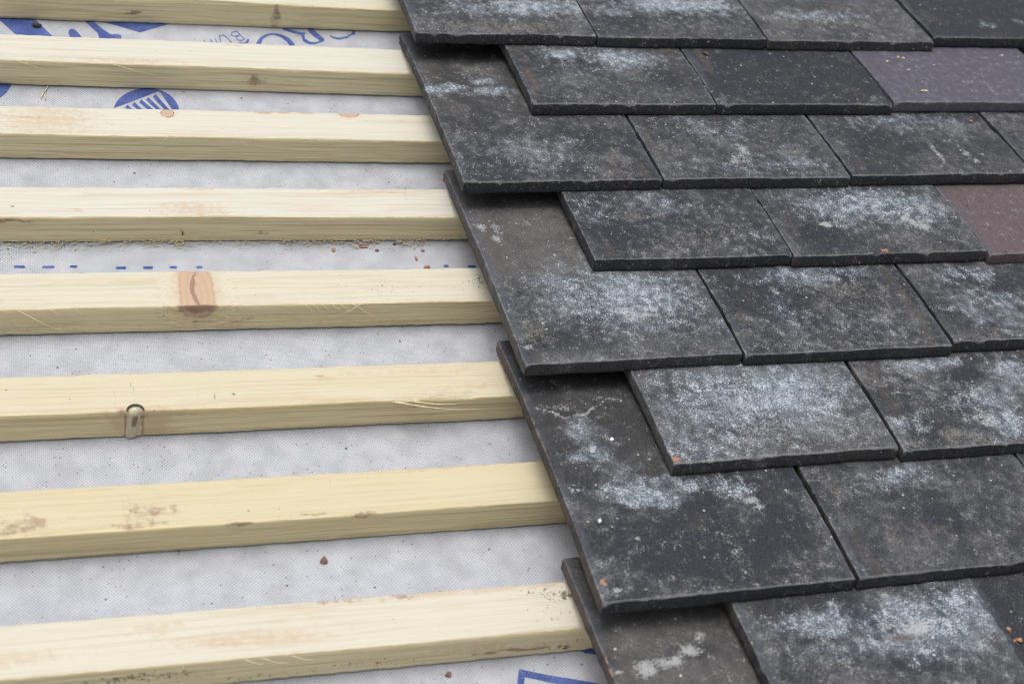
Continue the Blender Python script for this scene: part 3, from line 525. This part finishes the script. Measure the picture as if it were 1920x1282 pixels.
def splinter(parent, p, q, r, rng, name='splinter'):
    p = Vector(p); q = Vector(q); d = q - p; side = d.cross(Vector((0, 0, 1))).normalized(); bow = Vector((0, -1, .6)) * d.length * .10
    V = []; F = []
    n = 7
    for i in range(n + 1):
        t = i / n; c = p + d * t + bow * math.sin(math.pi * t) + Vector((0, 0, .35 * math.sin(t * 7 + rng.random() * .5)))
        w_ = r * (1 - t) ** .7 + .06
        up = side.cross(d).normalized()
        for a in range(4):
            V.append(tuple(c + side * w_ * math.cos(a * math.pi / 2) + up * w_ * .6 * math.sin(a * math.pi / 2)))
    for i in range(n):
        for a in range(4): F.append([i * 4 + a, i * 4 + (a + 1) % 4, i * 4 + 4 + (a + 1) % 4, i * 4 + 4 + a])
    F.append([0, 3, 2, 1]); F.append([n * 4 + a for a in range(4)])
    return put(name, mesh_from(name, V, F, STRAW, True), Matrix(), parent)
BOBJ = {k: build_batten(k, s) for k, s in BATTENS.items()}

# torn strip lifting off the yellowish batten
rg = random.Random(3)
for a, b, r in (((-82, 47.6, 25.0), (-14, 44.6, 17.5), .55), ((-80, 47.8, 25.0), (-48, 45.5, 19.5), .8), ((-80, 48.2, 25.2), (-40, 57.5, 26.8), .35), ((-62, 49.5, 25.3), (-18, 54.5, 26.0), .5), ((-70, 48.2, 24.6), (-30, 46.9, 21.5), .7), ((-55, 51, 25.1), (-22, 57.0, 25.9), .3)):
    splinter(BOBJ[6], a, b, r, rg)
# dead knot set in the front face of the same batten (a part of it)
def dead_knot(parent):
    y0, sl, wb = BATTEN_AT[6]; kx = -257.0; yf = y0 + sl * kx
    V = []; A = []; F = []
    nz, na = 22, 20
    zc = HB - 2.8
    for i in range(nz + 1):
        t = i / nz
        if t < .5: z = 0.4 + (zc - .4) * t / .5; q = 1.0
        else: th = (t - .5) / .5 * math.pi / 2; z = zc + 4.1 * math.sin(th); q = max(.02, math.cos(th))
        lean = (z - HB) * 0.11
        rr = (4.9 - 0.9 * (1 - z / HB)) * q
        for j in range(na + 1):
            a = 2 * math.pi * j / na
            x = kx + 1.0 + lean - rr * math.cos(a); y = yf + 1.3 - 2.9 * q * math.sin(a) + (1.0 - q) * 1.2
            dx = x - kx - 1 - lean
            pith = math.exp(-((dx - .4) / 1.9) ** 2) * float(sstep(9, 14, z)) * (1 - float(sstep(21, 23.5, z))) * (1 if math.sin(a) > 0 else 0)
            V.append((x, y, z)); A.append((pith, 0, 0, 1))
    for i in range(nz):
        for j in range(na):
            q = i * (na + 1) + j; F.append([q, q + 1, q + na + 2, q + na + 1])
    o = put('knot', mesh_from('knot', V, F, DEADKNOT, True, {'MarkA': A}), Matrix(), parent)
    o['label'] = 'shiny dead knot with a brown pith'
    V = []; F = []                                   # dark bark gap behind it on the top face
    for j in range(21):
        a = math.pi * j / 20
        V.append((kx + 1 - 4.5 * math.cos(a), yf + .1 + 3.9 * math.sin(a), HB + .35)); V.append((kx + 1 - 6.0 * math.cos(a), yf + .1 + 6.6 * math.sin(a), HB + .35))
    for j in range(20): F.append([2 * j, 2 * j + 2, 2 * j + 3, 2 * j + 1])
    put('bark_ring', mesh_from('bark_ring', V, F, SOOT, True), Matrix(), parent)
dead_knot(BOBJ[6])

# ------------------------------------------------------------------ roof tiles
TLEN, THK, CAMB = 265.0, 10.6, 4.2
TL = {
 '1a': ('sandy mottled grey tile at the top left end of the highest course', .50, .55),
 '1b': ('grey tile with a bright lime bloom, second along the highest course', .38, .55),
 '1c': ('smooth light grey streaked tile, third along the highest course', .62, .25),
 '1d': ('plain dark slate-blue tile in the top right corner', .22, .05),
 '2a': ('tile with blue-white bloom and a rusty left edge, starting the second course', .48, .35),
 '2b': ('plain charcoal tile with a dry leaf scrap on it, left of the purple tile', .30, .15),
 '2c': ('smooth purple tile at the right end of the second course', .5, -.3),
 '3a': ('grey tile with a bluish smear near its head, starting the third course', .36, .62),
 '3b': ('dark grey tile with a white crossed scuff in its middle, third course', .42, .50),
 '3c': ('grey tile with thin white scratches, third course, below the purple tile', .40, .30),
 '3d': ('corner of a grey tile at the right edge, between the purple and red tiles', .42, .35),
 '4a': ('dark speckled tile with a tan left edge, starting the fourth course', .34, .62),
 '4b': ('grey tile with a bluish-white cloud and an orange chip, left of the red tile', .48, .40),
 '4c': ('smooth dull red tile at the right edge of the fourth course', .5, -.15),
 '5a': ('large frosted grey tile with a ring-shaped white mark, starting the fifth course', .60, .45),
 '5b': ('charcoal tile with sandy speckles in its middle, second along the fifth course', .32, .62),
 '5c': ('patchy frosted tile at the right edge, below the red tile', .36, .55),
 '6a': ('pale grey frosted tile with an orange chipped corner, starting the sixth course', .74, .60),
 '6b': ('black and white blotchy tile past the open gap, right end of the sixth course', .45, .95),
 '7a': ('blackened tile with a pale tide mark and white flecks, starting the seventh course', .32, .70),
 '7b': ('plain brownish grey tile right of the blackened tile, seventh course', .46, .30),
 '7c': ('sliver of dark grey tile at the right edge of the seventh course', .38, .2),
 '8a': ('tile with the brightest white bloom, at the bottom right', .44, .50),
 '8b': ('dark tile with orange crumbs along its joint, in the bottom right corner', .22, .15),
 '9a': ('lowest tile, brown with a jagged white mortar smear, at the bottom edge', .54, .30),
}
def axis(L, fine):
    a = np.array(fine); mid = np.linspace(fine[-1], L - fine[-1], int(round((L - 2 * fine[-1]) / 1.9)) + 1)[1:-1]
    return np.concatenate([a, mid, L - a[::-1]])
def build_tile(key, i):
    X0, Y0, ang, W = TILE_AT[key]; course = int(key[0])
    label, tone, speck = TL[key]; seed = 1000 + 37 * i
    rng = random.Random(seed)
    W = W - 0.5
    us = axis(W, [0, .35, .9, 1.7, 3.0]); vs = axis(TLEN, [0, .35, .9, 1.7, 3.0])
    U, Vv = np.meshgrid(us, vs)                      # rows = v
    nu, nv = len(us), len(vs)
    # arris radius, with chips
    def rad(c, s):
        r = 0.55 + 0.4 * fbm(c / 9, c * 0, s, 3) + 0.35 * np.clip(fbm(c / 3, c * 0, s + 4, 2), 0, 2)
        for _ in range(rng.choice((1, 2, 2, 3))):
            p = rng.choice((0, c.max(), rng.random() * c.max(), rng.random() * c.max(), rng.random() * c.max())); wd = rng.uniform(1.5, 5); r = r + rng.uniform(.5, 3.0) * np.exp(-((c - p) / wd) ** 2)
        return np.clip(r, .28, 3.8)
    rF, rB = rad(us, seed + 1), rad(us, seed + 2); rL, rR = rad(vs, seed + 3) * .85, rad(vs, seed + 6) * .8
    def drop(d, r): 
        q = np.clip(r - d, 0, None); return r - np.sqrt(np.clip(r * r - q * q, 0, None))
    Z = -np.maximum.reduce([drop(Vv, rF[None, :]), drop(TLEN - Vv, rB[None, :]), drop(U, rL[:, None]), drop(W - U, rR[:, None])])
    Z = Z + 0.30 * fbm(U / 42, Vv / 42, seed + 8, 2) + 0.16 * fbm(U / 9, Vv / 9, seed + 11, 3)
    # crooked outline
    eL = 0.55 * fbm(vs / 60, vs * 0, seed + 14, 2) + .3 * fbm(vs / 7, vs * 0, seed + 15, 3)
    eR = 0.40 * fbm(vs / 60, vs * 0, seed + 17, 2) + .2 * fbm(vs / 7, vs * 0, seed + 18, 3)
    eF = 0.55 * fbm(us / 55, us * 0, seed + 20, 2) + .32 * fbm(us / 8, us * 0, seed + 21, 3)
    eB = 0.5 * fbm(us / 30, us * 0, seed + 24, 3)
    tu = U / W; tv = Vv / TLEN
    Xp = U + eL[:, None] * (1 - tu) + eR[:, None] * tu
    Yp = Vv + eF[None, :] * (1 - tv) + eB[None, :] * tv
    top = np.stack([Xp, Yp, Z], -1)
    # boundary loop (counter-clockwise)
    bi = [(0, a) for a in range(nu)] + [(a, nu - 1) for a in range(1, nv)] + [(nv - 1, a) for a in range(nu - 2, -1, -1)] + [(a, 0) for a in range(nv - 2, 0, -1)]
    bi = np.array(bi); nb = len(bi)
    loop = top[bi[:, 0], bi[:, 1]]
    cpos = np.concatenate([[0], np.cumsum(np.linalg.norm(np.diff(loop[:, :2], axis=0), axis=1))])
    side = np.where((bi[:, 1] == 0) | (bi[:, 1] == nu - 1), 1.0, 0.0)
    outn = np.stack([np.where(bi[:, 1] == 0, -1.0, np.where(bi[:, 1] == nu - 1, 1.0, 0)), np.where(bi[:, 0] == 0, -1.0, np.where(bi[:, 0] == nv - 1, 1.0, 0))], -1)
    rings = [top.reshape(-1, 3)]; fr = (0.045, 0.16, 0.4, 0.65, 0.88, 1.0)
    low = 0.5 * np.clip(fbm(cpos / 12, cpos * 0, seed + 30, 3), -1, 1.3)
    for q, f in enumerate(fr):
        z = loop[:, 2] * (1 - f) + (-THK + low * .8) * f
        bul = (0.1 if q == 0 else 0.32) * fbm(cpos / 4.5, np.full(nb, q * 1.7), seed + 33, 3) + (0.06 if q == 0 else 0.2 if q < 5 else -0.6) + .5 * side * 0
        xy = loop[:, :2] + outn * bul[:, None]
        rings.append(np.c_[xy, z])
    P = np.concatenate(rings); base0 = nu * nv
    idx = np.arange(nu * nv).reshape(nv, nu)
    F = np.stack([idx[:-1, :-1], idx[:-1, 1:], idx[1:, 1:], idx[1:, :-1]], -1).reshape(-1, 4).tolist()
    prev = idx[bi[:, 0], bi[:, 1]]
    for q in range(len(fr)):
        cur = base0 + q * nb + np.arange(nb)
        F += np.stack([prev, cur, np.roll(cur, -1), np.roll(prev, -1)], -1).tolist(); prev = cur
    F.append(prev[::-1].tolist())
    # marks
    uu, vv = P[:, 0], P[:, 1]
    N = len(P); A = np.zeros((N, 4)); Bm = np.zeros((N, 4)); Cm = np.zeros((N, 4))
    wu = uu + 5.0 * fbm(uu / 13, vv / 13, seed + 40, 3); wv = vv + 5.0 * fbm(uu / 13, vv / 13, seed + 44, 3)
    Bm[:, 0] = tone; Bm[:, 1] = speck
    if key == '4c': Bm[:, 2] = 1
    if key == '2c': Bm[:, 3] = 1
    ch = {'b': (A, 0), 't': (A, 1), 'm': (A, 2), 'o': (A, 3), 'd': (Cm, 2), 'r': (Cm, 0), 'w': (Cm, 3)}
    # every tile was covered on its upper part for years: smoother, browner film there
    cover = sstep(92, 108, vv + 7 * fbm(uu / 30, vv / 30, seed + 50, 2))
    A[:, 2] = 0.8 * cover
    for s in filter(None, (q.strip() for q in TILE_MARKS[key].split(';'))):
        t, *num = s.split(); num = [float(q) for q in num]
        if t == 'L':                                  # thin pale line: scratch or tide mark
            a_u, a_v, b_u, b_v, wd, st = num; ex, ey = b_u - a_u, b_v - a_v; ll = ex * ex + ey * ey
            qu = uu + (wu - uu) * .3; qv = vv + (wv - vv) * .3
            tt = np.clip(((qu - a_u) * ex + (qv - a_v) * ey) / ll, 0, 1)
            dd = np.hypot(qu - a_u - ex * tt, qv - a_v - ey * tt)
            Cm[:, 3] = np.maximum(Cm[:, 3], st * .9 * np.exp(-(dd / max(wd, 1.0)) ** 2)); continue
        u, v, ru, rv, st = num
        small = min(ru, rv) < 8
        k_ = .35 if small else 1.0
        du = uu + (wu - uu) * k_ - u; dv = vv + (wv - vv) * k_ - v
        e = (du / ru) ** 2 + (dv / rv) ** 2
        val = st * np.exp(-e ** 1.3 * .7)
        if t == 'g':                                  # thin grey haze: a weaker bloom without blue
            A[:, 1] = np.maximum(A[:, 1], val * .45); Cm[:, 3] = np.maximum(Cm[:, 3], val * .33); continue
        if t == 'm': val = val * .9
        a_, c_ = ch[t]; a_[:, c_] = np.maximum(a_[:, c_], val)
    dl = np.minimum.reduce([uu, W - uu, vv])
    isTop = np.zeros(N); isTop[:nu * nv] = 1
    Cm[:, 1] = np.where(isTop > 0, np.exp(-(np.clip(dl, 0, None) / 1.5) ** 2), 0) + np.exp(-((vv - 2) / 5) ** 2) * .35 * isTop
    sd = np.concatenate([np.zeros(nu * nv)] + [side] * len(fr))
    rust_amt = {1: .25, 2: .18, 3: .3, 4: .42, 5: .42, 6: .42, 7: .62, 8: .5, 9: .75}[course]
    Cm[:, 0] = np.maximum(Cm[:, 0], sd * rust_amt)
    notTop = isTop == 0
    Dm = np.zeros((N, 4)); ds = np.minimum(uu, W - uu) + 2.5 * fbm(vv / 25, uu / 12, seed + 60, 3)
    Dm[:, 0] = isTop * np.exp(-(np.clip(ds, 0, None) / 6.5) ** 4) * (.35 + .5 * sstep(-.5, .6, fbm(vv / 70, uu * 0 + (uu > W / 2) * 9.0, seed + 63, 2)))
    Dm[:, 1] = isTop * np.exp(-((ds - 13) / 6) ** 2) * sstep(-.1, .7, fbm(vv / 50, uu * 0 + (uu > W / 2) * 5.0, seed + 66, 2))
    A[notTop, 3] *= .25; A[notTop, 0] *= .25; A[notTop, 1] *= .4; A[notTop, 2] = np.where(sd[notTop] > 0, .5, .25); Cm[notTop, 2] = np.where(sd[notTop] > 0, .25, 1.25); Bm[notTop, 1] *= .45; Cm[notTop, 3] *= .4  # tail and head faces also coloured darker, to deepen their shade
    # long camber: high in the middle, so the tail presses on the tile below
    tq = np.clip(P[:, 1] / TLEN, 0, 1)
    P[:, 2] += CAMB * 4 * tq * (1 - tq)
    me = mesh_from('roof_tile', P, F, TILE, True, {'MarkA': A, 'MarkB': Bm, 'MarkC': Cm, 'MarkD': Dm})
    zt = ZT + GZ * X0 + LIFT.get(key, 0)
    head = HB + 0.5 + THK                             # top surface height over the batten at the head
    slope = math.atan2(ZT - head, TLEN)
    M = T(X0 + .25, Y0, zt) @ Matrix.Rotation(ang, 4, 'Z') @ Matrix.Rotation(-math.atan(GZ), 4, 'Y') @ Matrix.Rotation(-slope, 4, 'X')
    o = put('roof_tile', me, M)
    tag(o, label, 'roof tile', 'plain clay roof tiles laid in courses')
    return o
LIFT = {'7a': 0.0, '4c': -0.8, '5c': -0.4, '6b': -.5}
TOBJ = {k: build_tile(k, i) for i, k in enumerate(TL)}

# ------------------------------------------------------------------ loose bits
def lump(name, size, mat, seed, M):
    rng = random.Random(seed); bm = bmesh.new(); bmesh.ops.create_icosphere(bm, subdivisions=2, radius=1.0)
    axes = [Vector((rng.gauss(0, 1), rng.gauss(0, 1), rng.gauss(0, 1))).normalized() for _ in range(7)]
    cut = [rng.uniform(.55, .85) for _ in axes]
    for v in bm.verts:
        for a, c in zip(axes, cut):
            d = v.co.dot(a)
            if d > c: v.co -= a * (d - c)
        v.co = Vector((v.co.x * size[0], v.co.y * size[1], v.co.z * size[2])) * MM
    me = bpy.data.meshes.new(name); bm.to_mesh(me); bm.free(); me.materials.append(mat)
    return put(name, me, M)
def on_mem(x, y, s): return T(x, y, float(mem_h(x, y)) + s * .75)
CR = [(-144, -66, (2.6, 3.6, 1.6), BRICK, 'brick_chip', 'brown brick chip on the membrane above the lowest batten', 'brick chip'),
      (-80, -160, (2.6, 2.2, 1.5), BRICK, 'brick_chip', 'reddish brick chip on the membrane at the bottom edge', 'brick chip'),
      (-20, 217.5, (3.0, 1.8, 1.5), ORNG, 'clay_crumb', 'pinkish clay crumb against the rear edge of the big-knot batten', 'clay crumb'),
      (-68, 242, (4.4, 2.4, 1.0), BARK, 'bark_flake', 'widest bark flake under the frayed batten edge', 'bark flake'),
      (-58, 237, (2.0, 1.4, 1.0), BRICK, 'brick_chip', 'tiny brown chip right of the bark flake, below the frayed batten', 'brick chip'),
      (-27, 228, (1.5, 2.6, .9), BARK, 'wood_chip', 'upright sliver of brown wood near the dark tile edge, below the frayed batten', 'wood chip'),
      (-20, 237, (1.9, 1.4, 1.0), BARK, 'wood_chip', 'small brown wood chip close under the frayed batten, near the tiles', 'wood chip'),
      (-42, 244, (1.9, 1.0, .9), SOOT, 'grit', 'dark grit tucked under the frayed batten, right of the bark flake', 'grit'),
      (-93, 238, (1.9, 2.0, .9), BARK, 'wood_chip', 'curled brown wood chip left of the widest bark flake', 'wood chip'),
      (-313, 540, (4.6, 3.2, 2.6), SOOT, 'grit', 'dark fuzzy clump on the broad blue printed bar, top left', 'grit')]
for i, (x, y, s, m, nm, lb, ct) in enumerate(CR):
    tag(lump(nm, s, m, 500 + i, on_mem(x, y, s[2])), lb, ct, 'loose crumbs on the roof')
def on_tile(key, u, v, s):
    tq = v / TLEN
    return T(0, 0, 0) if key not in TOBJ else (ROOF.inverted() @ TOBJ[key].matrix_world) @ T(u, v, CAMB * 4 * tq * (1 - tq) + s * .7)
CT = [('2c', 27, 73, (1.7, 1.4, 1.2), PALE, 'mortar_crumb', 'pale crumb on the purple tile, farthest left', 'crumb'),
      ('2c', 43, 82, (1.7, 1.5, 1.2), PALE, 'mortar_crumb', 'left one of two touching crumbs on the purple tile', 'crumb'),
      ('2c', 47.5, 80.5, (1.7, 1.6, 1.2), PALE, 'mortar_crumb', 'right one of two touching crumbs on the purple tile', 'crumb'),
      ('2c', 74, 67, (2.2, 1.0, .9), PALE, 'mortar_crumb', 'thin pale crumb on the middle of the purple tile', 'crumb'),
      ('2c', 42, 57, (1.5, 1.2, 1.0), PALE, 'mortar_crumb', 'yellowish crumb below the two touching crumbs on the purple tile', 'crumb'),
      ('2c', 39, 18, (4.2, 1.4, 1.2), PALE, 'mortar_crumb', 'long pale crumb near the lower edge of the purple tile', 'crumb'),
      ('2c', 160, 88, (2.0, 1.3, 1.2), PALE, 'mortar_crumb', 'brownish crumb at the far right of the purple tile', 'crumb'),
      ('3c', 159, 86, (1.9, 1.4, 1.2), ORNG, 'clay_crumb', 'orange crumb on the scratched grey tile under the purple tile', 'clay crumb'),
      ('7a', 49, 142, (1.9, 1.9, 1.3), LIME, 'pebble', 'round white pebble on the upper part of the blackened tile', 'pebble'),
      ('7a', 17, 66, (1.5, 2.5, 1.2), LIME, 'pebble', 'oval white pebble near the left edge of the blackened tile', 'pebble'),
      ('8b', 5.5, 53, (1.7, 2.0, 1.2), ORNG, 'clay_crumb', 'upper orange crumb beside the joint in the bottom right corner', 'clay crumb'),
      ('8b', 8, 44, (2.2, 2.2, 1.4), ORNG, 'clay_crumb', 'lower orange crumb beside the joint in the bottom right corner', 'clay crumb')]
for i, (k, u, v, s, m, nm, lb, ct) in enumerate(CT):
    tag(lump(nm, s, m, 700 + i, on_tile(k, u, v, s[2])), lb, ct, 'loose crumbs on the roof')
# dry leaf scrap
V = []; F = []
for i in range(9):
    t = i / 8; wd = 1.7 * math.sin(math.pi * min(.98, max(.06, t))) ** .7
    for j, q in enumerate((-1, 0, 1)): V.append((t * 7.5, q * wd + .6 * math.sin(t * 4), .9 + abs(q) * .8 + .9 * math.sin(t * 3)))
for z in list(V): V.append((z[0], z[1], z[2] - .25))
n3 = 27
for i in range(8):
    for j in range(2):
        a = i * 3 + j; F.append([a, a + 3, a + 4, a + 1]); F.append([n3 + a, n3 + a + 1, n3 + a + 4, n3 + a + 3])
for i in range(8):
    for j in (0, 2): a = i * 3 + j; F.append([a, a + n3, a + n3 + 3, a + 3])
for a in (0, 1, 24, 25): F.append([a, a + 1, a + 1 + n3, a + n3])
lf = put('dry_leaf', mesh_from('dry_leaf', V, F, LEAF), on_tile('2b', 17, 91, 0) @ Matrix.Rotation(-.9, 4, 'Z'))
tag(lf, 'scrap of dry brown leaf on the plain charcoal tile left of the purple one', 'leaf')
# a forked straw caught under the second batten
st = bpy.data.objects.new('wood_shaving', None); 
bm_ = None
rg = random.Random(9)
V = []; F = []
def strand(pts, r):
    b = len(V); n = len(pts)
    for i, p in enumerate(pts):
        p = Vector(p); d = (Vector(pts[min(i + 1, n - 1)]) - Vector(pts[max(i - 1, 0)])).normalized()
        s1 = d.cross(Vector((0, 0, 1))); s1 = s1.normalized() if s1.length > 1e-4 else Vector((1, 0, 0)); s2 = s1.cross(d)
        w_ = r * (1 - .6 * i / n)
        for a in range(4): V.append(tuple(p + s1 * w_ * math.cos(a * 1.5708) + s2 * w_ * .5 * math.sin(a * 1.5708)))
    for i in range(n - 1):
        for a in range(4): F.append([b + i * 4 + a, b + i * 4 + (a + 1) % 4, b + i * 4 + 4 + (a + 1) % 4, b + i * 4 + 4 + a])
    F.append([b, b + 3, b + 2, b + 1]); F.append([b + (n - 1) * 4 + a for a in range(4)])
zm = lambda x, y: float(mem_h(x, y)) + .5
strand([(x, y, zm(x, y) + .8) for x, y in ((-305, 450), (-306.5, 444), (-309, 440), (-311, 432))], .55)
strand([(x, y, zm(x, y) + .5) for x, y in ((-309, 440), (-307.5, 434), (-308, 430))], .5)
bpy.data.objects.remove(st)
sv = put('wood_shaving', mesh_from('wood_shaving', V, F, STRAW), Matrix())
tag(sv, 'forked straw-coloured splinter on the membrane left of the round blue emblem', 'splinter')
# sawdust curls and shreds under the frayed batten: nobody could count them
V = []; F = []
y0, sl, wb = BATTEN_AT[4]
rg = random.Random(21)
for _ in range(420):
    x = rg.uniform(-345, 10)
    if rg.random() < .45: x = rg.choice((-305, -268, -235, -215, -210, -130, -110, -95, -75, -60, -30)) + rg.gauss(0, 5)
    y = y0 + sl * x - rg.uniform(-.3, 1.8) - (abs(rg.gauss(0, 3.4)) if rg.random() < .35 else 0)
    y -= .9; z = zm(x, y) + rg.uniform(.1, 1.8) if y < y0 - 2.6 else rg.uniform(-.2, 3.0)
    a = rg.uniform(0, 6.28); L_ = rg.uniform(1.6, 4.6); k_ = rg.uniform(-1.6, 1.6)
    pts = []; px, py, pz = x, y, z
    for q in range(5):
        pts.append((px, py, pz)); px += math.cos(a) * L_ / 4; py += math.sin(a) * L_ / 4 * .5; pz += rg.uniform(-.25, .3); a += k_ / 2
        pz = max(pz, zm(px, py) - .2)
    strand(pts, rg.uniform(.26, .62))
sw = put('sawdust', mesh_from('sawdust', V, F, STRAW), Matrix())
tag(sw, 'line of pale sawdust curls and shreds along the frayed lower batten edge', 'sawdust', None, 'stuff')
